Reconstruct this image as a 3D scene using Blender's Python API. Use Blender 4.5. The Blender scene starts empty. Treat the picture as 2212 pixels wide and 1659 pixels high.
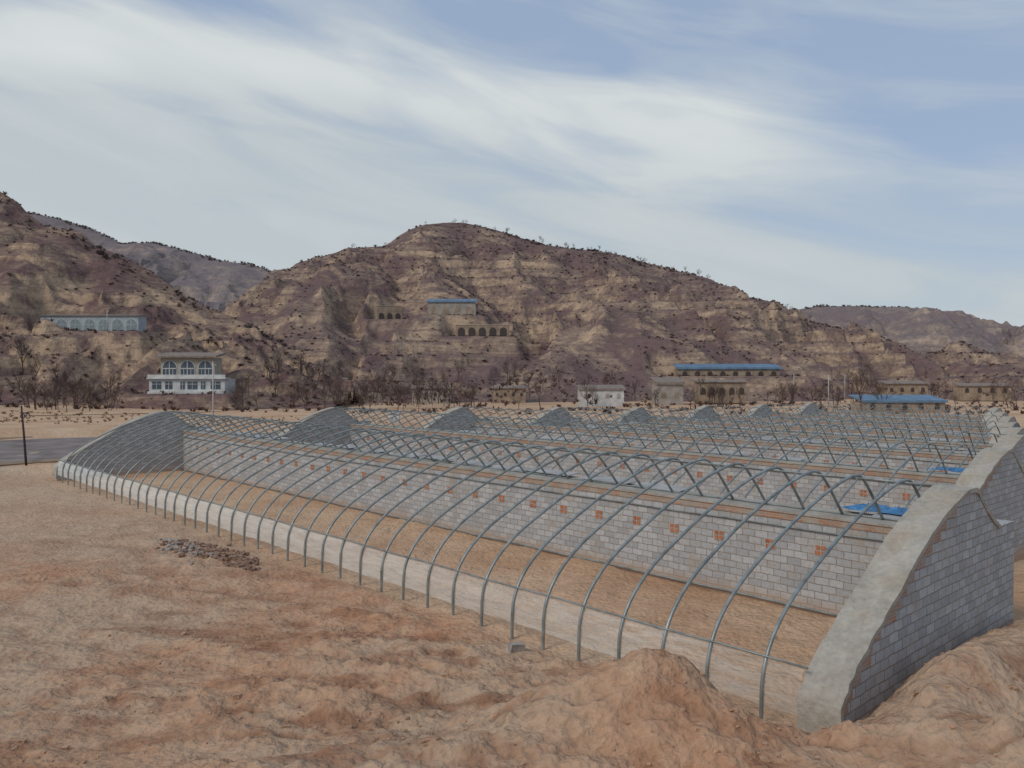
import bpy, math, random
import numpy as np
from mathutils import Vector
random.seed(7)
C=bpy.context.scene
F=1790.0; CH=7.0
TH=math.radians(43.1)
U=(-math.sin(TH),math.cos(TH)); V=(math.cos(TH),math.sin(TH))
ROT=-(math.pi/2-TH)
def uv2w(u,v): return (U[0]*u+V[0]*v, U[1]*u+V[1]*v)
# ------------------------------------------------------------ noise
rng=np.random.default_rng(11)
TAB=rng.random((256,256))
def vn(x,y,o=0):
    x=np.asarray(x,float)+o*17.3; y=np.asarray(y,float)+o*31.7
    xi=np.floor(x).astype(int); yi=np.floor(y).astype(int)
    fx=x-xi; fy=y-yi
    fx=fx*fx*fx*(fx*(fx*6-15)+10); fy=fy*fy*fy*(fy*(fy*6-15)+10)
    a=TAB[xi&255,yi&255]; b=TAB[(xi+1)&255,yi&255]; c=TAB[xi&255,(yi+1)&255]; d=TAB[(xi+1)&255,(yi+1)&255]
    return ((a*(1-fx)+b*fx)*(1-fy)+(c*(1-fx)+d*fx)*fy)*2-1
def fbm(x,y,o=0,n=4,g=.5):
    s=0;a=1;t=0
    for i in range(n):
        s=s+a*vn(x*2**i,y*2**i,o+i*3); t+=a; a*=g
    return s/t
def ridged(x,y,o=0,n=4):
    s=0;a=1;t=0
    for i in range(n):
        s=s+a*(1-np.abs(vn(x*2**i,y*2**i,o+i*5))*2); t+=a; a*=.5
    return s/t
def sst(a,b,x):
    t=np.clip((x-a)/(b-a),0,1); return t*t*(3-2*t)
# ------------------------------------------------------------ materials
def mat(name):
    m=bpy.data.materials.new(name); m.use_nodes=True
    nt=m.node_tree; b=nt.nodes['Principled BSDF']; b.inputs['Roughness'].default_value=.9
    b.inputs['Specular IOR Level'].default_value=.2
    return m,nt,b
def nd(nt,t,**k):
    n=nt.nodes.new(t)
    for a,v in k.items(): setattr(n,a,v)
    return n
def lk(nt,a,b): nt.links.new(a,b)
def noise(nt,vec,scale,detail=4,rough=.55,dist=0):
    n=nd(nt,'ShaderNodeTexNoise'); n.inputs['Scale'].default_value=scale; n.inputs['Detail'].default_value=detail
    n.inputs['Roughness'].default_value=rough; n.inputs['Distortion'].default_value=dist
    if vec is not None: lk(nt,vec,n.inputs['Vector'])
    return n.outputs['Fac']
def ramp(nt,fac,stops):
    r=nd(nt,'ShaderNodeValToRGB'); e=r.color_ramp.elements
    while len(e)<len(stops): e.new(.5)
    for i,(p,c) in enumerate(stops):
        e[i].position=p; e[i].color=(c[0],c[1],c[2],1) if isinstance(c,(tuple,list)) else (c,c,c,1)
    lk(nt,fac,r.inputs['Fac']); return r.outputs['Color']
def mix(nt,f,a,b,mode='MIX'):
    n=nd(nt,'ShaderNodeMix',data_type='RGBA',blend_type=mode)
    for s,v in ((n.inputs[0],f),(n.inputs[6],a),(n.inputs[7],b)):
        if isinstance(v,(int,float)): s.default_value=v if s==n.inputs[0] else (v,v,v,1)
        elif isinstance(v,(tuple,list)): s.default_value=(v[0],v[1],v[2],1)
        else: lk(nt,v,s)
    return n.outputs[2]
def mth(nt,op,a,b=None,c=None,clamp=False):
    n=nd(nt,'ShaderNodeMath',operation=op); n.use_clamp=clamp
    for i,v in enumerate((a,b,c)):
        if v is None: continue
        if isinstance(v,(int,float)): n.inputs[i].default_value=v
        else: lk(nt,v,n.inputs[i])
    return n.outputs[0]
def bump(nt,b,h,strength,dist):
    n=nd(nt,'ShaderNodeBump'); n.inputs['Strength'].default_value=strength; n.inputs['Distance'].default_value=dist
    lk(nt,h,n.inputs['Height']); lk(nt,n.outputs[0],b.inputs['Normal'])
def objc(nt): return nd(nt,'ShaderNodeTexCoord').outputs['Object']
def uvc(nt): return nd(nt,'ShaderNodeTexCoord').outputs['UV']
def mapping(nt,vec,sc):
    n=nd(nt,'ShaderNodeMapping'); n.inputs['Scale'].default_value=sc; lk(nt,vec,n.inputs['Vector']); return n.outputs[0]
def plain(name,col,rough=.8,var=.25,scale=3,metal=0,bs=0):
    m,nt,b=mat(name); o=objc(nt)
    f=noise(nt,o,scale,2,.6)
    c=ramp(nt,f,[(.3,[x*(1-var) for x in col]),(.7,[min(1,x*(1+var)) for x in col])])
    lk(nt,c,b.inputs['Base Color']); b.inputs['Roughness'].default_value=rough; b.inputs['Metallic'].default_value=metal
    if bs: bump(nt,b,f,bs,.05)
    return m
# soil
def soil_mat():
    m,nt,b=mat('loess_soil'); o=objc(nt)
    at=nd(nt,'ShaderNodeAttribute'); at.attribute_name='soil'; sa=nd(nt,'ShaderNodeSeparateColor'); lk(nt,at.outputs['Color'],sa.inputs[0])
    red,floor_,dark=sa.outputs[0],sa.outputs[1],sa.outputs[2]
    f2=noise(nt,o,1.2,4,.58,.2); f3=noise(nt,o,7,3,.6)
    c=ramp(nt,red,[(.2,(.43,.295,.20)),(.5,(.44,.255,.155)),(.8,(.43,.20,.108))])
    c=mix(nt,ramp(nt,f2,[(.44,0),(.7,.55)]),c,(.53,.38,.255))
    c=mix(nt,ramp(nt,f2,[(.28,.65),(.48,0)]),c,(.30,.15,.085))
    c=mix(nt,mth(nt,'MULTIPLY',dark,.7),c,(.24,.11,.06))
    sep=nd(nt,'ShaderNodeSeparateXYZ'); lk(nt,o,sep.inputs[0])
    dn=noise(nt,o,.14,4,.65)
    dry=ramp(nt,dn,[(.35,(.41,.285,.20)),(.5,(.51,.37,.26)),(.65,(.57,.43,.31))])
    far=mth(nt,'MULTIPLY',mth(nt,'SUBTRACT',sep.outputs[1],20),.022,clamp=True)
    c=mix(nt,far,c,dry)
    c=mix(nt,mth(nt,'MULTIPLY',floor_,.85),c,ramp(nt,dn,[(.35,(.47,.285,.17)),(.5,(.56,.37,.235)),(.65,(.61,.43,.285))]))
    c=mix(nt,.45,c,ramp(nt,f3,[(.3,.55),(.66,1.0)]),'MULTIPLY')
    c=mix(nt,1.0,c,(1.1,1.09,1.08),'MULTIPLY')
    lk(nt,c,b.inputs['Base Color'])
    vo=nd(nt,'ShaderNodeTexVoronoi'); vo.inputs['Scale'].default_value=6.5; lk(nt,o,vo.inputs['Vector'])
    h=mth(nt,'ADD',mth(nt,'MULTIPLY',f2,1.4),mth(nt,'MULTIPLY',f3,.35)); h=mth(nt,'SUBTRACT',h,mth(nt,'MULTIPLY',vo.outputs['Distance'],.2))
    bump(nt,b,h,.9,.2); b.inputs['Specular IOR Level'].default_value=.1
    return m
M_SOIL=soil_mat()
def block_mat():
    m,nt,b=mat('concrete_block_masonry'); uv=uvc(nt)
    w=nd(nt,'ShaderNodeTexNoise'); w.inputs['Scale'].default_value=2.2; w.inputs['Detail'].default_value=1; lk(nt,uv,w.inputs['Vector'])
    va=nd(nt,'ShaderNodeVectorMath',operation='MULTIPLY_ADD'); lk(nt,w.outputs['Color'],va.inputs[0]); va.inputs[1].default_value=(.06,.055,0); lk(nt,uv,va.inputs[2])
    br=nd(nt,'ShaderNodeTexBrick'); lk(nt,va.outputs[0],br.inputs['Vector'])
    for k,v in (('Scale',1.0),('Mortar Size',.014),('Mortar Smooth',.3),('Bias',0),('Brick Width',.43),('Row Height',.215)): br.inputs[k].default_value=v
    br.inputs['Color1'].default_value=(.54,.54,.535,1); br.inputs['Color2'].default_value=(.38,.385,.39,1); br.inputs['Mortar'].default_value=(.27,.225,.18,1)
    f=noise(nt,uv,.7,4,.65,.3); c=mix(nt,ramp(nt,f,[(.54,0),(.72,.7)]),br.outputs['Color'],(.42,.35,.27))
    c=mix(nt,ramp(nt,noise(nt,uv,2.6,4,.7),[(.55,0),(.67,.4)]),c,(.46,.39,.31))
    c=mix(nt,.7,c,ramp(nt,noise(nt,uv,9,3,.7),[(.3,.65),(.7,1)]),'MULTIPLY')
    sp=nd(nt,'ShaderNodeSeparateXYZ'); lk(nt,uv,sp.inputs[0])
    low=mth(nt,'SUBTRACT',1.0,mth(nt,'MULTIPLY',sp.outputs[1],2.2),clamp=True)
    c=mix(nt,mth(nt,'MULTIPLY',low,.7),c,(.47,.30,.18))
    lk(nt,c,b.inputs['Base Color']); bump(nt,b,br.outputs['Fac'],-.7,.015)
    return m
M_BLOCK=block_mat()
def redbrick_mat():
    m,nt,b=mat('red_brick'); uv=uvc(nt)
    br=nd(nt,'ShaderNodeTexBrick'); lk(nt,uv,br.inputs['Vector'])
    for k,v in (('Scale',1.0),('Mortar Size',.009),('Bias',0),('Brick Width',.24),('Row Height',.066)): br.inputs[k].default_value=v
    br.inputs['Color1'].default_value=(.42,.18,.10,1); br.inputs['Color2'].default_value=(.33,.25,.19,1); br.inputs['Mortar'].default_value=(.38,.34,.28,1)
    c=mix(nt,ramp(nt,noise(nt,uv,1.8,4,.65),[(.45,0),(.62,.85)]),br.outputs['Color'],(.38,.34,.29))
    lk(nt,c,b.inputs['Base Color']); bump(nt,b,br.outputs['Fac'],-.5,.01); return m
M_RED=redbrick_mat()
def cem():
    m,nt,b=mat('cement_render'); o=objc(nt)
    f=noise(nt,o,1.3,5,.7,.5); c=ramp(nt,f,[(.3,(.30,.27,.225)),(.5,(.40,.365,.31)),(.68,(.49,.45,.385))])
    c=mix(nt,ramp(nt,noise(nt,o,.8,4,.65),[(.5,0),(.68,.6)]),c,(.43,.34,.24))
    h=noise(nt,o,9,4,.7); c=mix(nt,.5,c,ramp(nt,h,[(.3,.6),(.6,1)]),'MULTIPLY')
    lk(nt,c,b.inputs['Base Color']); bump(nt,b,h,.7,.04); return m
M_CEM=cem()
M_STEEL=plain('galvanised_steel',(.27,.30,.29),.45,.3,2.5,.45)
M_FILMW=plain('vent_mortar_white',(.42,.39,.35),.7,.1)
M_BLUE=plain('blue_tarpaulin',(.06,.18,.36),.5,.4,4)
M_GREY=plain('grey_sheet',(.36,.35,.34),.8,.25,1)
M_DARK=plain('dark_opening',(.07,.055,.048),.6,.2)
M_GLASS=plain('window_glass',(.08,.1,.12),.15,.3)
M_WHITE=plain('white_painted_wall',(.52,.515,.49),.8,.2,.6)
M_PALEB=plain('pale_blue_wall',(.36,.40,.41),.8,.15,.5)
M_TANW=plain('mud_brick_wall',(.31,.235,.17),.9,.3,.5)
M_GREYW=plain('grey_plaster_wall',(.34,.30,.26),.9,.25,.5)
M_ROOFT=plain('grey_tile_roof',(.24,.195,.165),.9,.3,1.5)
M_ROOFB=plain('blue_metal_roof',(.13,.21,.30),.6,.2,.5)
M_BARK=plain('bare_bark',(.115,.08,.067),.95,.3,2)
M_SCRUB=plain('winter_scrub',(.135,.088,.073),1,.4,.08)
M_SCRUBF=plain('ridge_scrub',(.135,.105,.092),1,.3,.08)
M_POLE=plain('weathered_pole',(.06,.045,.045),.9,.2)
M_CPOLE=plain('concrete_pole',(.45,.44,.42),.9,.1)
M_STONE=plain('broken_concrete',(.36,.31,.27),.9,.35,4,0,.5)
def film():
    m,nt,b=mat('clear_plastic_film'); o=objc(nt)
    b.inputs['Base Color'].default_value=(.78,.79,.75,1); b.inputs['Roughness'].default_value=.35
    t=nd(nt,'ShaderNodeBsdfTransparent'); ms=nd(nt,'ShaderNodeMixShader')
    lw=nd(nt,'ShaderNodeLayerWeight'); lw.inputs['Blend'].default_value=.35
    f=noise(nt,mapping(nt,o,(.6,3,6)),1.2,3,.6,1)
    fac=mth(nt,'ADD',mth(nt,'MULTIPLY',lw.outputs['Facing'],.8),mth(nt,'MULTIPLY',ramp(nt,f,[(.35,0),(.65,1)]),.22),clamp=True)
    lk(nt,fac,ms.inputs[0]); lk(nt,t.outputs[0],ms.inputs[1]); lk(nt,b.outputs[0],ms.inputs[2])
    lk(nt,ms.outputs[0],nt.nodes['Material Output'].inputs['Surface']); return m
M_FILM=film()
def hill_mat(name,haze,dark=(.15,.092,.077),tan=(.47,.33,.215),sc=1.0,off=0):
    m,nt,b=mat(name); o=objc(nt)
    mid=noise(nt,mapping(nt,o,(1,.6,1.6)),.05*sc,6,.7,.8); fine=noise(nt,o,.55*sc,3,.75)
    strat=noise(nt,mapping(nt,o,(.05,.05,.6)),1.0*sc,3,.7,.8)
    g=nd(nt,'ShaderNodeNewGeometry'); s=nd(nt,'ShaderNodeSeparateXYZ'); lk(nt,g.outputs['True Normal'],s.inputs[0])
    steep=ramp(nt,s.outputs[2],[(.42,1),(.80,0)])
    k=mth(nt,'ADD',mth(nt,'MULTIPLY',steep,.46),mth(nt,'MULTIPLY',mth(nt,'SUBTRACT',strat,.5),1.2))
    k=mth(nt,'ADD',k,mth(nt,'MULTIPLY',mth(nt,'SUBTRACT',mid,.5),2.9))
    k=mth(nt,'ADD',k,mth(nt,'MULTIPLY',mth(nt,'SUBTRACT',fine,.5),.6))
    k=mth(nt,'ADD',k,.05+off)
    c=ramp(nt,k,[(.0,dark),(.25,[x*.72+y*.26 for x,y in zip(dark,tan)]),(.5,[x*.4+y*.54 for x,y in zip(dark,tan)]),(.75,tan),(1.0,[x*1.12 for x in tan])])
    c=mix(nt,mth(nt,'MULTIPLY',ramp(nt,mid,[(.40,1),(.50,0)]),.6),c,(.165,.088,.082))
    c=mix(nt,.45,c,ramp(nt,fine,[(.36,.45),(.58,1)]),'MULTIPLY')
    c=mix(nt,haze,c,(.31,.30,.315))  # aerial haze painted into the hill's base colour, stronger on farther hills
    lk(nt,c,b.inputs['Base Color']); b.inputs['Specular IOR Level'].default_value=0
    bump(nt,b,fine,.5,1.0/sc); return m
# ------------------------------------------------------------ mesh helper
class MB:
    def __init__(s): s.v=[];s.f=[]
    def box(s,x0,x1,y0,y1,z0,z1):
        n=len(s.v); s.v+=[(x0,y0,z0),(x1,y0,z0),(x1,y1,z0),(x0,y1,z0),(x0,y0,z1),(x1,y0,z1),(x1,y1,z1),(x0,y1,z1)]
        s.f+=[tuple(n+i for i in q) for q in ((0,3,2,1),(4,5,6,7),(0,1,5,4),(1,2,6,5),(2,3,7,6),(3,0,4,7))]
    def prism_x(s,poly,x0,x1):
        n=len(s.v);k=len(poly)
        s.v+=[(x0,y,z) for y,z in poly]+[(x1,y,z) for y,z in poly]
        s.f.append(tuple(n+i for i in range(k))); s.f.append(tuple(n+k+i for i in reversed(range(k))))
        for i in range(k):
            j=(i+1)%k; s.f.append((n+i,n+k+i,n+k+j,n+j))
    def prism_y(s,poly,y0,y1):
        n=len(s.v);k=len(poly)
        s.v+=[(x,y0,z) for x,z in poly]+[(x,y1,z) for x,z in poly]
        s.f.append(tuple(n+i for i in range(k))); s.f.append(tuple(n+k+i for i in reversed(range(k))))
        for i in range(k):
            j=(i+1)%k; s.f.append((n+i,n+k+i,n+k+j,n+j))
    def tube(s,pts,rads,sides=6):
        pts=[Vector(p) for p in pts]; n0=len(s.v); up=None
        for i,p in enumerate(pts):
            t=(pts[min(i+1,len(pts)-1)]-pts[max(i-1,0)]).normalized()
            a=Vector((0,0,1)) if abs(t.z)<.9 else Vector((1,0,0))
            if up is not None: a=up
            e1=t.cross(a); 
            if e1.length<1e-4: e1=t.cross(Vector((.3,.9,.1)))
            e1.normalize(); e2=e1.cross(t).normalized(); up=e2
            r=rads[i] if isinstance(rads,(list,tuple)) else rads
            for k in range(sides):
                an=2*math.pi*k/sides; s.v.append(tuple(p+e1*math.cos(an)*r+e2*math.sin(an)*r))
        for i in range(len(pts)-1):
            for k in range(sides):
                a=n0+i*sides+k; b=n0+i*sides+(k+1)%sides; s.f.append((a,b,b+sides,a+sides))
        s.f.append(tuple(n0+k for k in range(sides))); e=n0+(len(pts)-1)*sides; s.f.append(tuple(e+k for k in reversed(range(sides))))
    def obj(s,name,m,parent=None,smooth=False,fix=True):
        me=bpy.data.meshes.new(name); me.from_pydata(s.v,[],s.f); me.update()
        if fix:
            import bmesh; bm=bmesh.new(); bm.from_mesh(me); bmesh.ops.recalc_face_normals(bm,faces=bm.faces); bm.to_mesh(me); bm.free()
        uvl=me.uv_layers.new(name='UVMap')
        for p in me.polygons:
            nx,ny,nz=[abs(q) for q in p.normal]
            for li in p.loop_indices:
                co=me.vertices[me.loops[li].vertex_index].co
                if nx>=ny and nx>=nz*.8: w=(co.y,co.z)
                elif ny>=nz*.8: w=(co.x,co.z)
                else: w=(co.x,co.y)
                uvl.data[li].uv=w
            p.use_smooth=smooth
        me.materials.append(m); o=bpy.data.objects.new(name,me); C.collection.objects.link(o)
        if parent: o.parent=parent
        return o
def npmesh(name,verts,faces,m,smooth=True):
    me=bpy.data.meshes.new(name); verts=np.asarray(verts,np.float32); faces=np.asarray(faces,np.int32); k=faces.shape[1]
    me.vertices.add(len(verts)); me.vertices.foreach_set('co',verts.ravel())
    me.loops.add(faces.size); me.loops.foreach_set('vertex_index',faces.ravel())
    me.polygons.add(len(faces)); me.polygons.foreach_set('loop_start',np.arange(0,faces.size,k,dtype=np.int32)); me.polygons.foreach_set('loop_total',np.full(len(faces),k,dtype=np.int32))
    me.polygons.foreach_set('use_smooth',np.full(len(faces),smooth)); me.update(calc_edges=True); me.validate()
    me.materials.append(m); o=bpy.data.objects.new(name,me); C.collection.objects.link(o); return o
def grid(name,X,Y,Z,m,smooth=True):
    r,c=X.shape; v=np.stack([X.ravel(),Y.ravel(),Z.ravel()],1); i=np.arange(r*c).reshape(r,c)
    f=np.stack([i[:-1,:-1].ravel(),i[:-1,1:].ravel(),i[1:,1:].ravel(),i[1:,:-1].ravel()],1)
    return npmesh(name,v,f,m,smooth)
def empty(name,loc=(0,0,0),rz=0):
    e=bpy.data.objects.new(name,None); C.collection.objects.link(e); e.location=loc; e.rotation_euler=(0,0,rz); e.empty_display_size=.5; return e
# ------------------------------------------------------------ ground
GH=[(14.7,6.9,58.6,0),(28.1,9.9,58.5,-.15),(41.3,13,58.5,-.5),(54,16.5,58.5,-.9),(67,20.5,58.5,-1.3),(80.3,24.5,58.5,-1.5),(93.7,29,58.5,-1.7),(107,33.5,58.5,-1.8)]
bv=[-1e4,22,28,41,54,67,80,94,107,140,1e4]; bz=[0,0,-.15,-.5,-.9,-1.3,-1.5,-1.7,-1.8,-2,-2]
def gz(X,Y,full=False):
    X=np.asarray(X,float);Y=np.asarray(Y,float)
    u=U[0]*X+U[1]*Y; v=V[0]*X+V[1]*Y
    z=np.interp(v,bv,bz)
    inside=sst(14.0,14.9,v)*sst(6.5,7.1,u)
    road=sst(66,70,u)*(1-sst(95,99,u))
    out=(1-inside)
    near=1-sst(25,60,np.hypot(X,Y))
    r=np.hypot(X*.55,Y)
    bank=np.interp(r,[0,3,6,9,12,15,19,24],[5.35,4.5,2.8,1.6,.7,.25,.05,0])
    def gs(x,y,h,rx,ry,a=0):
        ca,sa=math.cos(a),math.sin(a); dx=X-x;dy=Y-y; p=(dx*ca+dy*sa)/rx;q=(-dx*sa+dy*ca)/ry
        return h*np.exp(-(p*p+q*q))
    hp=gs(2.8,14.9,1.4,1.25,1.5)+gs(1.0,14.6,.8,1.5,1.3)+gs(4.1,13.4,.35,1.2,1.0)+gs(8.7,15.8,1.05,3.2,1.1,.75)+gs(7.9,12.6,.8,1.6,1.3)+gs(12,17.5,.6,3,4,-.5)+gs(-1.5,13,.35,2.5,1.0)+gs(20,26,1.1,5,9,-.6)
    hp=hp+gs(5.9,13.7,.28,.7,.6)
    z=z+out*(bank+hp)
    lump=sst(-.2,.45,fbm(X*.2,Y*.2,9,2))
    rd=(X*.35+Y*.94)+.8*fbm(X*.12,Y*.12,40,2); rut=ridged(rd*.75,X*.12-Y*.03,41,3)
    l1=ridged(X*.7+.4*Y,Y*1.25-.15*X,4,4)
    clod=np.abs(vn(X*1.9+.4*vn(X*3,Y*3,52),Y*2.3,50))+.5*np.abs(vn(X*4.3,Y*4.9,51))
    lum=.14*fbm(X*.45,Y*.6,1,4)+.12*l1*lump+.05*fbm(X*2.4,Y*2.4,6,3)+.09*clod*(.25+lump)+.12*rut
    z=z+out*near*lum*1.05+out*np.clip(hp,0,1)*.13*(ridged(X*1.3,Y*1.3,12,4))
    z=z+(1-out)*(.07*fbm(X*.7,Y*.7,3,4)+.07*sst(.1,.5,fbm(X*.5,Y*.5,13,2)))*(1-sst(26,34,v)*.6)
    z=z+(1-near)*out*(1-road)*.25*fbm(X*.08,Y*.08,5,3)*sst(60,110,np.hypot(X,Y))
    z=z+.35*np.exp(-((u-65)/1.6)**2)*(v<24)+.8*np.exp(-((u-98)/2.0)**2)
    if full:
        redm=np.clip(.42+.9*fbm(X*.16,Y*.16,71,4)+.4*np.exp(-(((X+1)/5)**2+((Y-15.5)/4.5)**2))-.4*sst(4,8,X)-.25*sst(-5,-12,X),0,1)
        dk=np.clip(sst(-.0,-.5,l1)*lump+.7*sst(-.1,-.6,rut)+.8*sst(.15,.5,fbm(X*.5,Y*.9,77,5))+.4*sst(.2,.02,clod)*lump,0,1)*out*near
        return z,redm,inside,dk
    return z
def axis(segs):
    a=[segs[0][0]]
    for (s,e,d0,d1) in segs:
        x=s
        while x<e-1e-6:
            t=(x-s)/(e-s); x+=d0+(d1-d0)*t; a.append(min(x,e))
    return np.unique(np.array(a))
xs=axis([(-3000,-200,400,40),(-200,-40,8,1.2),(-40,-12,1.0,.15),(-12,13,.07,.07),(13,40,.12,1),(40,200,1.2,8),(200,3000,40,400)])
ys=axis([(-400,-5,60,2),(-5,9,1,.2),(9,21,.065,.1),(21,40,.12,.5),(40,130,.7,2),(130,300,2,10),(300,4000,20,400)])
GX,GY=np.meshgrid(xs,ys)
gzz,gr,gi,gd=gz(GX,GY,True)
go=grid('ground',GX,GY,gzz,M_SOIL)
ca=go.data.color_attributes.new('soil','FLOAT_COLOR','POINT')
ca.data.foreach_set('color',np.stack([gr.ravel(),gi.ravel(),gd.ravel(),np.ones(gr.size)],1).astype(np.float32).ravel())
def strip(name,u0,u1,v0,v1,dz,m,du=1.5,dv=3):
    uu=np.arange(u0,u1+.01,du); vv=np.arange(v0,v1+.01,dv); A,B=np.meshgrid(uu,vv)
    X=U[0]*A+V[0]*B; Y=U[1]*A+V[1]*B
    grid(name,X,Y,np.interp(B,bv,bz)+dz,m)
M_ROAD=plain('worn_asphalt',(.21,.175,.16),.95,.35,.35)
strip('road',70,95,-80,140,.09,M_ROAD)
kb=MB()
for u0 in (69.6,95.2):
    a=uv2w(u0,-80);b_=uv2w(u0,22)
    kb.tube([(a[0],a[1],.12),(b_[0],b_[1],.12)],.18,4)
kb.obj('road_kerb',M_TANW)
# ------------------------------------------------------------ greenhouses
ARC=[(0,-.3),(0,.4),(.02,.85),(.16,1.3),(.55,1.82),(1.25,2.35),(2.2,2.82),(3.5,3.38),(5.0,3.88),(6.1,4.15),(6.8,4.24),(7.25,4.15),(7.7,3.8),(8.2,3.3),(8.65,2.82)]
GAB=[(0,-.5),(0,.5),(.08,.85),(.35,1.15),(.85,1.5),(1.5,1.88),(2.2,2.25),(3.5,3.0),(4.3,3.4),(5.2,3.75),(6.2,4.05),(6.8,4.14),(7.2,4.05),(7.8,3.6),(8.4,3.2),(8.8,3.02),(10,3.0)]
def catmull(P,n=4):
    out=[]
    for i in range(len(P)-1):
        p0=P[max(i-1,0)];p1=P[i];p2=P[i+1];p3=P[min(i+2,len(P)-1)]
        for k in range(n):
            t=k/n
            out.append(tuple(.5*((2*b)+(-a+c)*t+(2*a-5*b+4*c-d)*t*t+(-a+3*b-3*c+d)*t**3) for a,b,c,d in zip(p0,p1,p2,p3)))
    out.append(P[-1]); return out
ARCs=catmull(ARC,3); GABc=catmull(GAB[:16],3); GABs=GABc+[(10,3.0)]
def offs(P,d):
    out=[]
    for i in range(len(P)):
        a=P[max(i-1,0)];b=P[min(i+1,len(P)-1)]; tx,tz=b[0]-a[0],b[1]-a[1]; l=math.hypot(tx,tz)
        out.append((P[i][0]-tz/l*d,P[i][1]+tx/l*d))
    return out
M_VENT=plain('orange_brick',(.43,.17,.09),.9,.35,9)
def greenhouse(i,vf,u0,u1,z0):
    L=u1-u0; w=uv2w(u0,vf); e=empty('greenhouse_frame',(w[0],w[1],z0),ROT); T=.8
    near=i<2
    for nm,xo,xi in (('gable_wall',0,-T),('far_gable_wall',-L+T,-L)):
        m=MB(); poly=GABs+[(10,-.9),(0,-.9)]; m.prism_x(poly,xi,xo); m.obj(nm,M_BLOCK,e)
        inn=offs(GABc[2:],-.06); o2=offs(GABc[2:],.05); m=MB(); n=len(inn); rr=random.Random(i*7+len(nm))
        a,b=min(xi,xo)-.03,max(xi,xo)+.03
        for k in range(n):
            ja,jb=rr.uniform(-.02,.02),rr.uniform(-.02,.02)
            m.v+=[(a+ja,inn[k][0],inn[k][1]),(a+ja,o2[k][0],o2[k][1]+rr.uniform(-.01,.01)),(b+jb,o2[k][0],o2[k][1]+rr.uniform(-.01,.01)),(b+jb,inn[k][0],inn[k][1])]
        for k in range(n-1):
            for q in range(4): r_=(q+1)%4; m.f.append((k*4+q,k*4+r_,k*4+4+r_,k*4+4+q))
        m.f.append((0,1,2,3)); m.f.append(tuple((n-1)*4+q for q in (3,2,1,0)))
        m.obj(nm+'_cement_cap',M_CEM,e)
    if near:
        m=MB(); rr=random.Random(3)
        hs=[p[1] for p in GABs if p[0]<=6.6]; yy=[p[0] for p in GABs if p[0]<=6.6]
        for k in range(3,18):
            h0=.215*k;h1=.215*(k+1)
            a=np.interp(h0,hs,yy);b=np.interp(h1,hs,yy)
            yb=max(a,b)+rr.choice([.1,.2,.3,.4])
            p=[(a+.02,h0),(yb,h0),(yb,h1-.004),(b+.02,h1-.004)]
            m.prism_x(p,-.1,.012)
        m.obj('gable_brick_infill',M_RED,e)
    m=MB(); m.box(-L+T,-T,8.0,9.3,-.9,2.58); m.obj('back_wall',M_BLOCK,e)
    m=MB(); m.box(-L+T,-T,7.98,9.3,2.58,2.77); m.obj('back_wall_brick_course',M_RED,e)
    m=MB(); m.box(-L+T,-T,7.94,9.34,2.77,2.83); m.obj('back_wall_coping',M_CEM,e)
    m=MB(); x=-1.64; rr=random.Random(i); pts=ARCs if i<3 else catmull(ARC,1)
    while x>-L+1.0:
        dx=rr.uniform(-.05,.05); lean=rr.uniform(-.05,.05); dz=rr.uniform(-.05,.03)
        m.tube([(x+dx+lean*p[1]/4,p[0],p[1]+dz) for p in pts],.041 if i==0 else .036,8 if i<2 else 5); x-=1.2
    m.obj('steel_arches',M_STEEL,e,True)
    m=MB()
    for (y,z,r,xa,xb) in ((.13,1.33,.022,-.7,-L+.8),(6.75,4.17,.02,-T,-L+T),(8.62,2.86,.028,-T,-L+T),(7.93,2.38,.022,-T,-L+T),(7.9,.1,.03,-T,-L+T)):
        pp=[(xa+(xb-xa)*k/30,y,z+.012*math.sin(k*2.1)) for k in range(31)]
        m.tube(pp,r,6)
    m.obj('purlins',M_STEEL,e,True)
    m=MB(); x=-4.3; mo=MB()
    while x>-L+2:
        s=rr.uniform(-.03,.03); xx=x+rr.uniform(-.08,.08)
        for a in range(2):
            for b in range(2):
                m.box(xx+a*.17-.155+rr.uniform(0,.02),xx+a*.17-.02,7.965,8.02,1.66+b*.155+s,1.66+b*.155+.115+s)
        mo.box(xx-.18,xx+.17,7.985,8.02,1.63+s,1.95+s)
        x-=1.7
    m.obj('vent_bricks',M_VENT,e); mo.obj('vent_mortar',M_FILMW,e)
    if i<2:
        m=MB(); P=[p for p in catmull(ARC,5) if p[1]>.32 and p[0]<.17]; P=offs(P,-.05)
        xsn=np.linspace(-T-.02,-L+T,160)
        for a,x in enumerate(xsn):
            for b,(y,z) in enumerate(P): m.v.append((float(x),y+.015*math.sin(x*5.2+b),z+.02*math.sin(x*1.3)))
        k=len(P)
        for a in range(len(xsn)-1):
            for b in range(k-1): m.f.append((a*k+b,a*k+b+1,(a+1)*k+b+1,(a+1)*k+b))
        m.obj('plastic_film_skirt',M_FILM,e,True)
    m=MB()
    for k in range(int(L/2.6)):
        x=-1.5-2.6*k-rr.uniform(0,.5)
        if rr.random()<(.8 if i==0 else .3):
            a=rr.uniform(-.2,.2); z=2.85+.03*(k%3)
            m.prism_x([(8.72,z),(9.45+a,z+.05),(9.45+a,z+.08),(8.72,z+.03)],x-rr.uniform(1.2,2.4),x)
    m.obj('roof_boards',M_GREY,e)
    return e
for i,g in enumerate(GH): greenhouse(i,*g)
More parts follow.
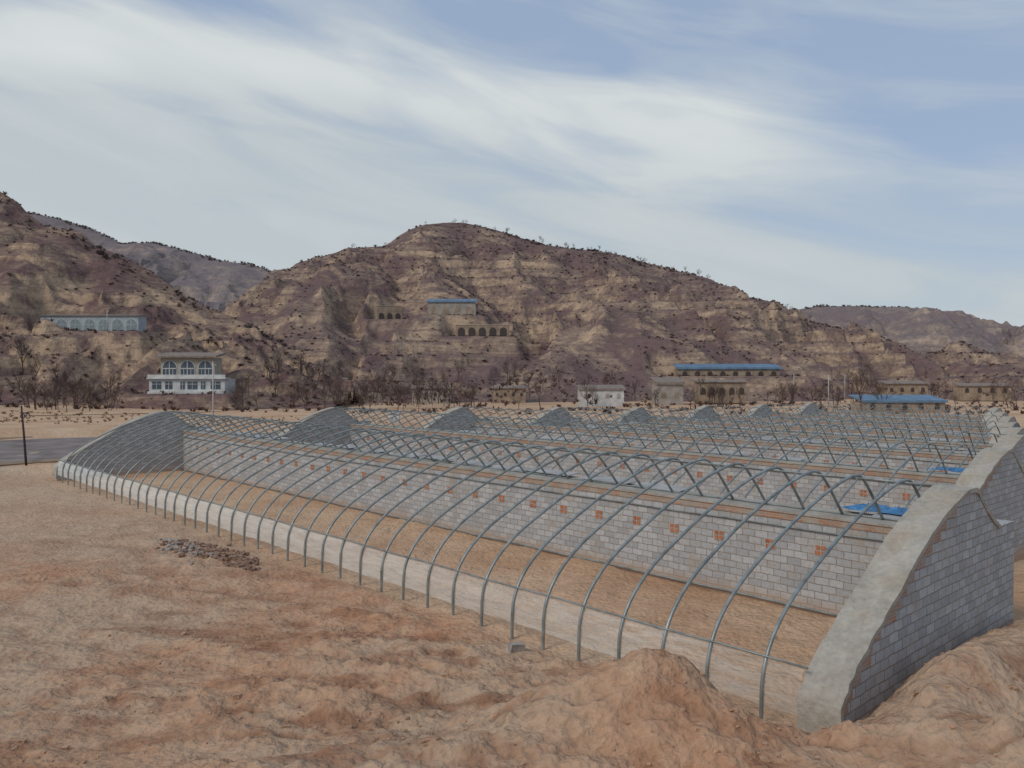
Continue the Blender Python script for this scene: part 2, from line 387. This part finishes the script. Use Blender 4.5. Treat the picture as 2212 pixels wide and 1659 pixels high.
def tarp(u,v,z,lu,lv,h,seed):
    A,B=np.meshgrid(np.linspace(-1,1,50),np.linspace(-1,1,22))
    Z=h*(1-np.abs(A)**4)*(1-np.abs(B)**4)*(.45+.8*ridged(A*4,B*3,seed,4))+.02
    Uu=u+A*lu*(1+.2*vn(B*3,A*2,seed)); Vv=v+B*lv*(1+.45*vn(A*4,B*0,seed+2))
    grid('blue_tarpaulin',U[0]*Uu+V[0]*Vv,U[1]*Uu+V[1]*Vv,z+np.maximum(Z,0.01),M_BLUE)
tarp(9.8,23.9,2.93,1.3,.22,.2,21); tarp(12.6,37.4,2.75,1.1,.2,.14,31); tarp(7.9,25.3,1.9,.5,.3,.3,41)
# ------------------------------------------------------------ hills
def mk(pts,depth,foot,base=-3):
    P=[]
    for k,(px,py) in enumerate(pts):
        d=depth(px) if callable(depth) else depth
        P.append(((px-1106)/F*d,d,CH+(800-py)/F*d))
    P=np.array(P); return dict(x=P[:,0],y=P[:,1],h=P[:,2],foot=foot,base=base)
def hill_h(H,X,Y,seed,T=5.0,g=7.0,pw=1.05,back=1.0,cl=2.6,mk_=.85):
    Yc=np.interp(X,H['x'],H['y']); Hc=np.interp(X,H['x'],H['h']); Yf=H['foot'](X)
    s=(Y-Yf)/(Yc-Yf)
    s=s+.06*fbm(X/30,Y/60,seed,3)*np.clip(4*s*(1-s),0,1)
    sc=np.clip(s,0,1)
    pr=np.where(s<1,sc**pw,1-(s-1)*back)
    pr=pr*.8+.2*np.where(s<1,sst(0,1,sc),pr)
    edge=np.clip(4*sc*(1-sc),0,1)
    rel=Hc-H['base']
    gul=g*edge*(np.abs(vn(X/38+fbm(X/60,Y/60,seed+7,2)*.9,Y/160,seed+1))*1.7-.7)+.5*g*edge*(1-np.abs(vn(X/15+.6*vn(X/30,Y/25,seed),Y/45,seed+2))*2)
    cliff=cl*edge*(sst(.0,.12,fbm(X/22,Y/14,seed+8,3))+sst(.1,.2,fbm(X/12,Y/9,seed+9,3))*.7-sst(.05,.14,fbm(X/30,Y/20,seed+10,3)))
    z=H['base']+rel*pr+gul+cliff+1.2*fbm(X/12,Y/12,seed+4,4)*np.clip(sc*5,0,1)
    wob=.45*fbm(X/60,Y/60,seed+5,3)
    q=z/T+wob; f=q-np.floor(q); zt=T*(np.floor(q)+sst(.45,1,f)-wob)
    mask=mk_*sst(-.4,.2,fbm(X/35,Y/35,seed+6,3))*np.clip(edge*2.5,0,1)
    return z*(1-mask)+zt*mask
HM=mk([(380,850),(440,800),(490,730),(520,690),(540,650),(600,603),(640,572),(700,556),(780,534),(830,530),(870,506),(920,484),(960,479),(1000,481),(1040,489),(1080,500),(1130,515),(1200,535),(1280,541),(1330,549),(1400,570),(1450,582),(1530,606),(1600,640),(1680,668),(1760,700),(1850,728),(1950,757),(2050,775),(2212,790),(2500,805)],
      lambda p: 360+60*math.exp(-((p-1050)/400)**2),lambda X:205+30*sst(-120,40,X)+.0*X)
HL=mk([(-900,330),(-500,350),(-200,370),(0,412),(40,432),(60,456),(100,488),(180,502),(210,530),(280,560),(330,590),(400,638),(470,672),(540,705),(600,735),(680,790),(760,850)],
      lambda p: 270-.02*p,lambda X:165+.10*(X+150))
HF=mk([(-400,420),(0,445),(75,462),(140,474),(200,494),(270,528),(300,526),(340,524),(400,540),(470,560),(540,570),(610,590),(700,640),(800,700)],720,lambda X:430+0*X)
HR=mk([(1400,760),(1600,700),(1700,672),(1760,662),(1840,660),(1900,663),(1990,666),(2060,688),(2130,706),(2212,745),(2300,760),(2600,740),(3200,700)],640,lambda X:380+0*X)
HM2=mk([(1500,800),(1700,745),(1800,735),(1950,760),(2080,775),(2150,780),(2212,775),(2350,765),(2700,750)],450,lambda X:250+0*X)
def march(fn,px,py,d0,d1):
    d=np.arange(d0,d1,.5); X=(px-1106)/F*d; Z=CH+(800-py)/F*d
    hz=fn(X,d); k=np.where(hz>=Z)[0]
    k=k[0] if len(k) else len(d)-1
    return float(X[k]),float(d[k]),float(Z[k])
fnM=lambda X,Y:hill_h(HM,X,Y,50,4.2,8.5,cl=1.6)
fnL=lambda X,Y:hill_h(HL,X,Y,70,5.0,6,cl=3.2)
def padfn(fn,pads):
    def f(X,Y):
        z=fn(X,Y)
        for (x,y,zz,hw,dp) in pads:
            w=(1-sst(hw+2,hw+6,np.abs(X-x)))*(1-sst(dp,dp+4,np.abs(Y-y)))
            z=z*(1-w)+zz*w
        return z
    return f
sites={}
for key,fn,px,py,hw,d0 in (('pale',fnL,194,718,15,165),('blueh',fnM,976,682,9,200),('cave1',fnM,1042,728,9,200),('cave2',fnM,842,692,5,200),('two',fnL,404,850,10,160),('bluer',fnM,1575,812,20,200)):
    sites[key]=march(fn,px,py,d0,420)+(hw,)
padsL=[(s[0],s[1]-1,s[2],s[3],8) for k,s in sites.items() if k in('pale','two')]
padsM=[(s[0],s[1]-1,s[2],s[3],6.5) for k,s in sites.items() if k in('blueh','cave1','cave2','bluer')]
fnMp=padfn(fnM,padsM); fnLp=padfn(fnL,padsL)
def hill(name,fn,x0,x1,y0,y1,nx,ny,m):
    X,Y=np.meshgrid(np.linspace(x0,x1,nx),np.linspace(y0,y1,ny)); o=grid(name,X,Y,fn(X,Y),m,False); return o
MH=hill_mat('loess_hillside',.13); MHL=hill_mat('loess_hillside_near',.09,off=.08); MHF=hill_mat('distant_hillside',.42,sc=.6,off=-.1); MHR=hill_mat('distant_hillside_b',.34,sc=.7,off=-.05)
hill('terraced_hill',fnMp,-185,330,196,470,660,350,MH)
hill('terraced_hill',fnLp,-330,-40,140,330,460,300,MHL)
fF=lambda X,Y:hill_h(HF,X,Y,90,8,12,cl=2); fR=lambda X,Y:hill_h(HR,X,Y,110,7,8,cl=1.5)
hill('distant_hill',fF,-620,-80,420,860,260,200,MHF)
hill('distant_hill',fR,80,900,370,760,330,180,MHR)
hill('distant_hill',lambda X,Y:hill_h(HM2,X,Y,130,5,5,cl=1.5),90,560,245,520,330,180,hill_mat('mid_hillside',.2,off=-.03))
# ------------------------------------------------------------ vegetation
def gen_tree(seed,h,levels=4,spread=.6,thin=.012):
    r=random.Random(seed); segs=[]
    def br(p,d,l,rad,lv):
        n=3 if lv==0 else 2; q=p
        for k in range(n):
            d=(d+Vector((r.uniform(-.18,.18),r.uniform(-.18,.18),r.uniform(-.02,.15)))).normalized()
            e=q+d*(l/n); segs.append((q,e,rad*(1-.3*k/n),rad*(1-.3*(k+1)/n)))
            if lv<levels and (lv>0 or k>0):
                for c in range(2 if lv<2 else r.choice([1,2,2])):
                    a=Vector((r.uniform(-1,1),r.uniform(-1,1),r.uniform(-.1,.6))).normalized()
                    br(e,(d*(1-spread)+a*spread).normalized(),l*r.uniform(.5,.72),rad*.52,lv+1)
            q=e
    br(Vector((0,0,-.2)),Vector((0,0,1)),h*.45,h*.022,0)
    vs=[];fs=[]
    for a,b,r0,r1 in segs:
        d=(b-a).normalized(); e1=d.cross(Vector((.37,.83,.41))).normalized(); e2=d.cross(e1); n=len(vs)
        for p,rr in ((a,r0),(b,r1)):
            rr=max(rr,thin*h/5)
            for k in range(3):
                an=k*2.0944; vs.append(tuple(p+e1*math.cos(an)*rr+e2*math.sin(an)*rr))
        for k in range(3): j=(k+1)%3; fs.append((n+k,n+j,n+3+j,n+3+k))
    return np.array(vs),np.array(fs)
TV=[gen_tree(s,6,4,.55,.011) for s in range(5)]
SV=[]
for s in range(5):
    r=np.random.default_rng(s); v=[];f=[]
    for k in range(11):
        a=r.uniform(0,6.28); el=r.uniform(.15,1.3); l=r.uniform(.5,1.05); d=np.array([math.cos(a)*math.cos(el),math.sin(a)*math.cos(el),math.sin(el)*.8])
        sd=np.array([-math.sin(a),math.cos(a),0])*r.uniform(.12,.3); b=d*.1; n=len(v)
        v+=[b-sd*.3-[0,0,.2],b+sd*.3-[0,0,.2],d*l+sd,d*l*.9-sd*.6]; f.append((n,n+1,n+2,n+3))
    SV.append((np.array(v),np.array(f)))
def scatter(name,variants,pts,scales,m,sz=1.0):
    V_=[];F_=[];n=0; r=np.random.default_rng(5)
    for (x,y,z),s in zip(pts,scales):
        v,f=variants[r.integers(len(variants))]; a=r.uniform(0,6.28); ca,sa=math.cos(a),math.sin(a)
        w=v*s; V_.append(np.stack([w[:,0]*ca-w[:,1]*sa+x,w[:,0]*sa+w[:,1]*ca+y,w[:,2]*sz+z],1)); F_.append(f+n); n+=len(v)
    return npmesh(name,np.concatenate(V_),np.concatenate(F_),m,False)
def scat_hill(fn,n,x0,x1,y0,y1,seed,th=-.1,sc=40):
    r=np.random.default_rng(seed); X=r.uniform(x0,x1,n);Y=r.uniform(y0,y1,n)
    d=fbm(X/sc,Y/sc,seed,3)+.35*fbm(X/6,Y/6,seed+2,2); k=d+r.uniform(-.25,.25,n)>th; X=X[k];Y=Y[k]; Z=fn(X,Y); k=Z>-2.5
    return np.stack([X,Y,Z],1)[k]
r=np.random.default_rng(3)
for fn,n,b,sd in ((fnMp,15000,(-180,325,210,425),61),(fnLp,8000,(-320,-45,165,275),62)):
    p=scat_hill(fn,n,*b,sd); scatter('hillside_scrub',SV,p,r.uniform(.4,1.15,len(p))**1.2,M_SCRUB,.8)
def crest(H,fn,x0,x1,n,seed,dy0=-6,dy1=4,th=-.1):
    r=np.random.default_rng(seed); X=r.uniform(x0,x1,n); Y=np.interp(X,H['x'],H['y'])+r.uniform(dy0,dy1,n); k=fbm(X/10,Y*0,seed,2)+r.uniform(-.3,.3,n)>th; X=X[k];Y=Y[k]
    return np.stack([X,Y,fn(X,Y)],1)
T2=[gen_tree(s+20,4,4,.55,.018) for s in range(4)]
p=np.concatenate([crest(HM,fnMp,-50,0,14,1),crest(HM,fnMp,0,140,60,2),crest(HM,fnMp,-110,-50,6,3)]); scatter('ridge_trees',T2,p,r.uniform(.45,1.0,len(p)),M_SCRUBF)
p=np.concatenate([crest(HM,fnMp,-140,-40,120,11),crest(HM,fnMp,-10,160,420,12,th=-.3),crest(HL,fnLp,-175,-60,300,13,th=-.3)]); scatter('ridge_scrub',SV,p,r.uniform(.7,1.7,len(p)),M_SCRUBF)
p=crest(HF,fF,-430,-180,420,5,th=-.4); scatter('ridge_scrub',SV,p,r.uniform(1.0,2.3,len(p)),M_SCRUBF)
p=crest(HR,fR,200,430,300,6,th=-.2); scatter('ridge_scrub',SV,p,r.uniform(1,2.2,len(p)),M_SCRUBF)
def allz(X,Y): return np.maximum(np.maximum(gz(X,Y),fnMp(X,Y)),fnLp(X,Y))
def grove(n,x0,x1,y0,y1,seed):
    r=np.random.default_rng(seed); X=r.uniform(x0,x1,n);Y=r.uniform(y0,y1,n); return np.stack([X,Y,allz(X,Y)],1)
p=np.concatenate([grove(75,-120,-70,150,200,1),grove(10,-60,-44,190,205,2),grove(110,-60,-8,170,228,3),grove(110,-12,160,185,238,4)])
p=p[~((p[:,0]>-92)&(p[:,0]<-60)&(p[:,1]<sites['two'][1]+9)&(p[:,0]/p[:,1]>-.46)&(p[:,0]/p[:,1]<-.33))]
scatter('bare_tree_grove',TV,p,r.uniform(.6,1.2,len(p)),M_BARK)
p=np.concatenate([grove(900,-130,150,165,230,8)]); scatter('valley_scrub',SV,p,r.uniform(.4,1.4,len(p)),M_SCRUB)
p=grove(420,-110,-20,112,150,9); scatter('dry_grass_tufts',SV,p,r.uniform(.2,.55,len(p)),plain('dry_grass',(.28,.19,.11),1,.3,.2))
p=np.stack([r.uniform(38.5,45,60),r.uniform(60,64,60),np.full(60,-.2)],1); scatter('dry_bush',SV,p,r.uniform(2.5,4.6,60),M_SCRUB)
def tree(x,y,s,seed):
    v,f=gen_tree(seed,10,5,.52,.011); o=npmesh('bare_tree',v*s,f,M_BARK,False); o.location=(x,y,float(allz(np.array([x]),np.array([y]))[0]))
tree(71,168,1.1,44); tree(79,176,.75,47); tree(-118,200,.9,51); tree(-104,190,.8,53); tree(-94,178,.7,57)
# ------------------------------------------------------------ buildings
def archpoly(x,w,h,z0,n=8):
    r=w/2; return [(x-r,z0),(x+r,z0)]+[(x+r*math.cos(math.pi*k/n),z0+h-r+r*math.sin(math.pi*k/n)) for k in range(n+1)]
def cave_house(name,loc,W,H,D,n,wall,roof,glass,frame=None,rz=0,over=.5,rh=.35,aw=.62,ah=.72,fr_=.25):
    e=empty(name,loc,rz); m=MB(); m.box(-W/2,W/2,0,D,-2,H); m.obj('walls',wall,e)
    m=MB(); m.prism_x([(-over,H),(D+.3,H+rh*1.5),(D+.3,H+rh*1.5+.25),(-over,H+rh*.6)],-W/2-over,W/2+over); m.obj('roof',roof,e)
    p=W/n; g=MB(); fr=MB(); bars=MB()
    for k in range(n):
        x=-W/2+p*(k+.5); w=p*aw;h=min(H*ah,w*1.15+.2)
        if frame: fr.prism_y(archpoly(x,w+2*fr_,h+fr_,.3),-.06,.02)
        g.prism_y(archpoly(x,w,h,.35),-.12,-.03)
        bars.box(x-.06,x+.06,-.16,-.121,.35,h+.2); bars.box(x-w/2,x+w/2,-.16,-.121,h*.5+.2,h*.5+.32)
    if frame: fr.obj('arch_surrounds',frame,e)
    g.obj('arched_windows',glass,e)
    if frame: bars.obj('window_bars',frame,e)
    return e
s=sites['pale']; cave_house('cave_dwelling',(s[0],s[1],s[2]+.2),26.5,4.3,5,7,M_PALEB,M_ROOFT,plain('blue_grey_glazing',(.22,.27,.28),.4,.3),M_WHITE,0,.5,.3,.7,.72,.15)
s=sites['blueh']; cave_house('blue_roofed_house',(s[0],s[1],s[2]+.2),17,4.6,5,4,M_GREYW,M_ROOFB,M_TANW,M_GREYW,0,.5,.9,.55,.6)
s=sites['cave1']; cave_house('cave_dwelling',(s[0],s[1],s[2]),18,4,4,5,M_TANW,M_TANW,M_DARK,None,-.05,.1,.2,.66,.75)
s=sites['cave2']; cave_house('cave_dwelling',(s[0],s[1],s[2]),9,5,4,3,M_TANW,M_TANW,M_DARK,None,.4,.1,.2,.6,.7)
s=sites['bluer']; cave_house('blue_roofed_shed',(s[0],s[1],s[2]-.3),32,2.4,6,8,M_TANW,M_ROOFB,M_DARK,None,0,.5,1.0,.4,.6)
s=sites['two']; W=17.0; e=empty('two_storey_house',(s[0],s[1],s[2]),.03)
m=MB(); m.box(-W/2,W/2,0,8,-2,3.3); m.box(-W/2,W/2,-1.2,0,-2,.5); m.obj('lower_storey',M_WHITE,e)
m=MB(); m.box(-W/2-.4,W/2+.4,-.6,2.6,3.3,3.6); m.box(-W/2-.2,W/2+.2,-.4,-.2,3.6,4.3); m.obj('terrace',M_WHITE,e)
m=MB(); m.box(-W/2+1.6,W/2-3.2,2.6,8,3.3,8.2); m.obj('upper_storey',plain('cream_wall',(.36,.32,.25),.8,.15,.7),e)
m=MB(); m.prism_x([(1.4,8.2),(8.4,8.9),(8.4,9.5),(1.4,8.6)],-W/2+.8,W/2-2.4); m.obj('roof',M_ROOFT,e)
g=MB();fr=MB()
for k in range(3):
    x=-W/2+1.6+12.2*(k+.5)/3; fr.prism_y(archpoly(x,3.4,3.6,4.0),2.52,2.61); g.prism_y(archpoly(x,3.1,3.3,4.1),2.46,2.53)
    fr.box(x-.08,x+.08,2.40,2.458,4.1,7.4); fr.box(x-1.5,x+1.5,2.40,2.458,5.6,5.8); fr.box(x-.85,x-.75,2.40,2.458,4.1,5.6); fr.box(x+.75,x+.85,2.40,2.458,4.1,5.6)
for x,w in ((-6.8,2.0),(-4.1,1.6),(-1.0,1.0),(1.2,2.2),(3.6,1.0),(6.4,2.2)):
    g.box(x-w/2,x+w/2,-.08,-.02,1.0,2.7); fr.box(x-.05,x+.05,-.12,-.082,1.0,2.7); fr.box(x-w/2,x+w/2,-.12,-.082,2.1,2.2)
g.obj('windows',M_GLASS,e); fr.obj('window_frames',M_WHITE,e)
def vill(name,px,Y,W,H,D,n,wall,roof,glass,z=None,rz=0,frame=None,rh=.4,aw=.6,ah=.72):
    X=(px-1106)/F*Y; zz=float(allz(np.array([X]),np.array([Y]))[0]) if z is None else z
    cave_house(name,(X,Y,zz),W,H,D,n,wall,roof,glass,frame,rz,.4,rh,aw,ah)
vill('village_house',1300,205,11,2.4,6,4,M_WHITE,M_ROOFT,M_GREYW,-.2,0,None,.6,.3,.55)
vill('village_house',1448,216,7,3.8,5,2,M_GREYW,M_ROOFT,M_TANW,-.5,.1,None,1.1,.3)
vill('cave_dwelling',1560,222,13,3.6,5,5,M_TANW,M_ROOFT,M_DARK,.2,0,None,.3,.55)
vill('blue_roofed_house',1955,175,17,1.8,7,5,M_TANW,M_ROOFB,M_DARK,-1.6,0,None,.8,.3)
vill('village_house',1960,218,11,2.4,5,4,M_TANW,M_ROOFT,M_DARK,1.0,0,None,.4,.3)
vill('village_house',2130,240,14,2.2,5,4,M_TANW,M_ROOFT,M_DARK,.2,-.1,None,.4,.3)
vill('village_house',655,226,22,2.6,5,7,M_TANW,M_ROOFT,M_TANW,1.5,0,M_ROOFT,.4,.4)
vill('village_house',930,225,10,2.4,5,4,M_GREYW,M_ROOFT,M_DARK,-.4,0,None,.4,.3)
vill('village_house',1100,228,9,2.4,5,4,M_TANW,M_ROOFT,M_DARK,-.4,0,None,.4,.3)
X=(850-1106)/F*130; e=empty('white_hut',(X,130,-2)); m=MB(); m.box(-.8,.8,0,1.4,-.3,2.2); m.obj('walls',M_WHITE,e)
m=MB(); m.prism_x([(-.2,2.2),(1.6,2.35),(1.6,2.45),(-.2,2.3)],-.95,.95); m.obj('roof',M_GREY,e); m=MB(); m.box(-.5,-.05,-.03,.02,0,1.7); m.box(.15,.6,-.03,.02,.8,1.6); m.obj('door_and_window',M_GREY,e)
# ------------------------------------------------------------ poles
def pole(name,x,y,z,h,r,m_,lean=0,arm=True,rings=False):
    e=empty(name,(x,y,z)); m=MB(); m.tube([(0,0,-.5),(lean*.5,0,h*.5),(lean,0,h)],[r,r*.85,r*.65],8); m.obj('shaft',m_,e,True)
    if arm:
        m=MB(); m.tube([(lean-.1,0,h-.5),(lean+.55,0,h-.55)],r*.5,6)
        if rings:
            for k in (0.12,.5):
                pts=[(lean+k+.16*math.cos(a*.5236),-.05,h-.75+.16*math.sin(a*.5236)) for a in range(13)]; m.tube(pts,.035,5)
        m.obj('crossarm',m_,e)
x=-35.2; pole('utility_pole',x,60,float(gz(np.array([x]),np.array([60.]))[0]),4.4,.09,M_POLE,-.35,True,True)
m=MB(); m.tube([(-35.5,60,3.7),(-28,75,3.2),(-20,92,3.3),(-2,128,5.5)],.02,4); m.obj('overhead_wire',M_POLE)
pole('concrete_utility_pole',(460-1106)/F*130,130,-1.6,10.0,.13,M_CPOLE,0,True)
s=sites['pale']; pole('concrete_utility_pole',s[0]+5.8,s[1]-2,s[2],6,.12,M_CPOLE,0,False)
for px,Y in ((1715,225),(1825,230),(1790,190)): pole('concrete_utility_pole',(px-1106)/F*Y,Y,-1,7,.11,M_CPOLE)
# ------------------------------------------------------------ rubble, block
def rock(mb,x,y,z,s,r):
    n=len(mb.v); d=[r.uniform(.4,1)*s for _ in range(8)]
    k=0
    for a in (-1,1):
        for b in (-1,1):
            for c in (-1,1): mb.v.append((x+a*d[k],y+b*d[(k+3)%8],z+c*d[(k+5)%8]*.6)); k+=1
    mb.f+=[tuple(n+i for i in q) for q in ((0,1,3,2),(4,6,7,5),(0,4,5,1),(2,3,7,6),(0,2,6,4),(1,5,7,3))]
m=MB(); m2=MB(); r2=random.Random(9)
for k in range(520):
    t=r2.random()**.8; px=345+200*t+r2.gauss(0,10); py=1178+48*t+r2.gauss(0,9)
    d=CH*F/(py-800); x=(px-1106)/F*d; z=float(gz(np.array([x]),np.array([d]))[0]); rock(m if t<.45 and r2.random()<.6 else m2,x,d,z+.03,r2.uniform(.03,.12),r2)
m.obj('rubble_pile',M_STONE); m2.obj('rubble_pile',plain('brick_rubble',(.27,.17,.12),.95,.4,4))
m=MB(); r2=random.Random(19)
for k in range(3200):
    x=r2.uniform(-11,10); y=r2.uniform(11.5,22) if r2.random()<.8 else r2.uniform(22,32)
    u=U[0]*x+U[1]*y; v=V[0]*x+V[1]*y
    if v>14.3 and u>6.7: continue
    if float(fbm(np.array([x*.5]),np.array([y*.5]),33,2)[0])<r2.uniform(-.3,.4): continue
    z=float(gz(np.array([x]),np.array([y]))[0]); rock(m,x,y,z+.005,r2.uniform(.012,.05)*(1 if r2.random()<.93 else 1.8),r2)
m.obj('soil_clods',plain('soil_clod',(.42,.26,.165),.95,.35,5))
bx=float(gz(np.array([.08]),np.array([20.0]))[0])
m=MB(); m.box(-.2,.2,-.1,.1,-.05,.19); o=m.obj('concrete_block',M_STONE); o.location=(.08,20.0,bx+.03); o.rotation_euler=(.1,.15,.6)
# ------------------------------------------------------------ camera, light, sky
cam=bpy.data.cameras.new('camera'); co=bpy.data.objects.new('camera',cam); C.collection.objects.link(co)
cam.sensor_width=36; cam.lens=36*F/2212; cam.clip_end=8000; cam.clip_start=.1
co.location=(0,0,CH); co.rotation_euler=(math.radians(90-.94),0,0); C.camera=co
SE=math.radians(40); SA=math.radians(225)
d=Vector((math.sin(SA)*math.cos(SE),math.cos(SA)*math.cos(SE),math.sin(SE)))
L=bpy.data.lights.new('sun','SUN'); L.energy=1.5; L.angle=math.radians(18); L.color=(1,.94,.86)
lo=bpy.data.objects.new('sun',L); C.collection.objects.link(lo); lo.rotation_euler=d.to_track_quat('Z','Y').to_euler()
w=bpy.data.worlds.new('World'); C.world=w; w.use_nodes=True; nt=w.node_tree; bg=nt.nodes['Background']
sk=nd(nt,'ShaderNodeTexSky',sky_type='NISHITA'); sk.sun_disc=False; sk.sun_elevation=SE; sk.sun_rotation=SA; sk.dust_density=1.5; sk.altitude=800
g=nd(nt,'ShaderNodeTexCoord').outputs['Generated']; sp=nd(nt,'ShaderNodeSeparateXYZ'); lk(nt,g,sp.inputs[0])
az=mth(nt,'ARCTAN2',sp.outputs[0],sp.outputs[1]); el=mth(nt,'ARCSINE',sp.outputs[2])
elc=mth(nt,'ADD',.317,mth(nt,'ADD',mth(nt,'MULTIPLY',az,-.149),mth(nt,'MULTIPLY',mth(nt,'MULTIPLY',az,az),-.197)))
cmb=nd(nt,'ShaderNodeCombineXYZ'); lk(nt,mth(nt,'ADD',az,mth(nt,'MULTIPLY',el,.9)),cmb.inputs[0]); lk(nt,mth(nt,'ADD',mth(nt,'MULTIPLY',el,2.6),mth(nt,'MULTIPLY',az,.45)),cmb.inputs[1])
n1=noise(nt,cmb.outputs[0],2.6,3,.5,.4); n2=noise(nt,mapping(nt,cmb.outputs[0],(1.8,2.6,1)),2.4,5,.52,.6)
dv=mth(nt,'SUBTRACT',el,mth(nt,'ADD',elc,mth(nt,'MULTIPLY',mth(nt,'SUBTRACT',n1,.5),.14)))
q=mth(nt,'DIVIDE',dv,.045); band=mth(nt,'EXPONENT',mth(nt,'MULTIPLY',mth(nt,'MULTIPLY',q,q),-1.0))
bandfade=mth(nt,'SUBTRACT',1.0,mth(nt,'MULTIPLY',mth(nt,'SUBTRACT',az,.25),5.0),clamp=True)
band=mth(nt,'MULTIPLY',band,bandfade)
below=mth(nt,'MULTIPLY',mth(nt,'SUBTRACT',.02,dv),9.0,clamp=True)
leftn=mth(nt,'ADD',.5,mth(nt,'MULTIPLY',az,-.9),clamp=True)
low=mth(nt,'SUBTRACT',1.0,mth(nt,'MULTIPLY',el,4.0),clamp=True)
dens=mth(nt,'ADD',mth(nt,'MULTIPLY',below,mth(nt,'ADD',.36,mth(nt,'MULTIPLY',leftn,.28))),mth(nt,'MULTIPLY',band,.6))
dens=mth(nt,'ADD',dens,mth(nt,'MULTIPLY',mth(nt,'SUBTRACT',n2,.5),1.6))
dens=mth(nt,'ADD',dens,mth(nt,'MULTIPLY',leftn,.2)); dens=mth(nt,'ADD',dens,mth(nt,'MULTIPLY',low,.5)); dens=mth(nt,'ADD',dens,.2)
dens=mth(nt,'MINIMUM',mth(nt,'MAXIMUM',dens,.18),.95)
cc=mix(nt,mth(nt,'ADD',mth(nt,'MULTIPLY',band,.75),mth(nt,'MULTIPLY',mth(nt,'SUBTRACT',n2,.47),1.1),clamp=True),(5.1,5.65,5.9),(7.1,7.45,7.4))
col=mix(nt,dens,mix(nt,.75,sk.outputs[0],(3.1,4.2,6.2)),cc)
lk(nt,col,bg.inputs['Color']); bg.inputs['Strength'].default_value=.1
C.view_settings.view_transform='Standard'; C.view_settings.look='None'; C.view_settings.exposure=0
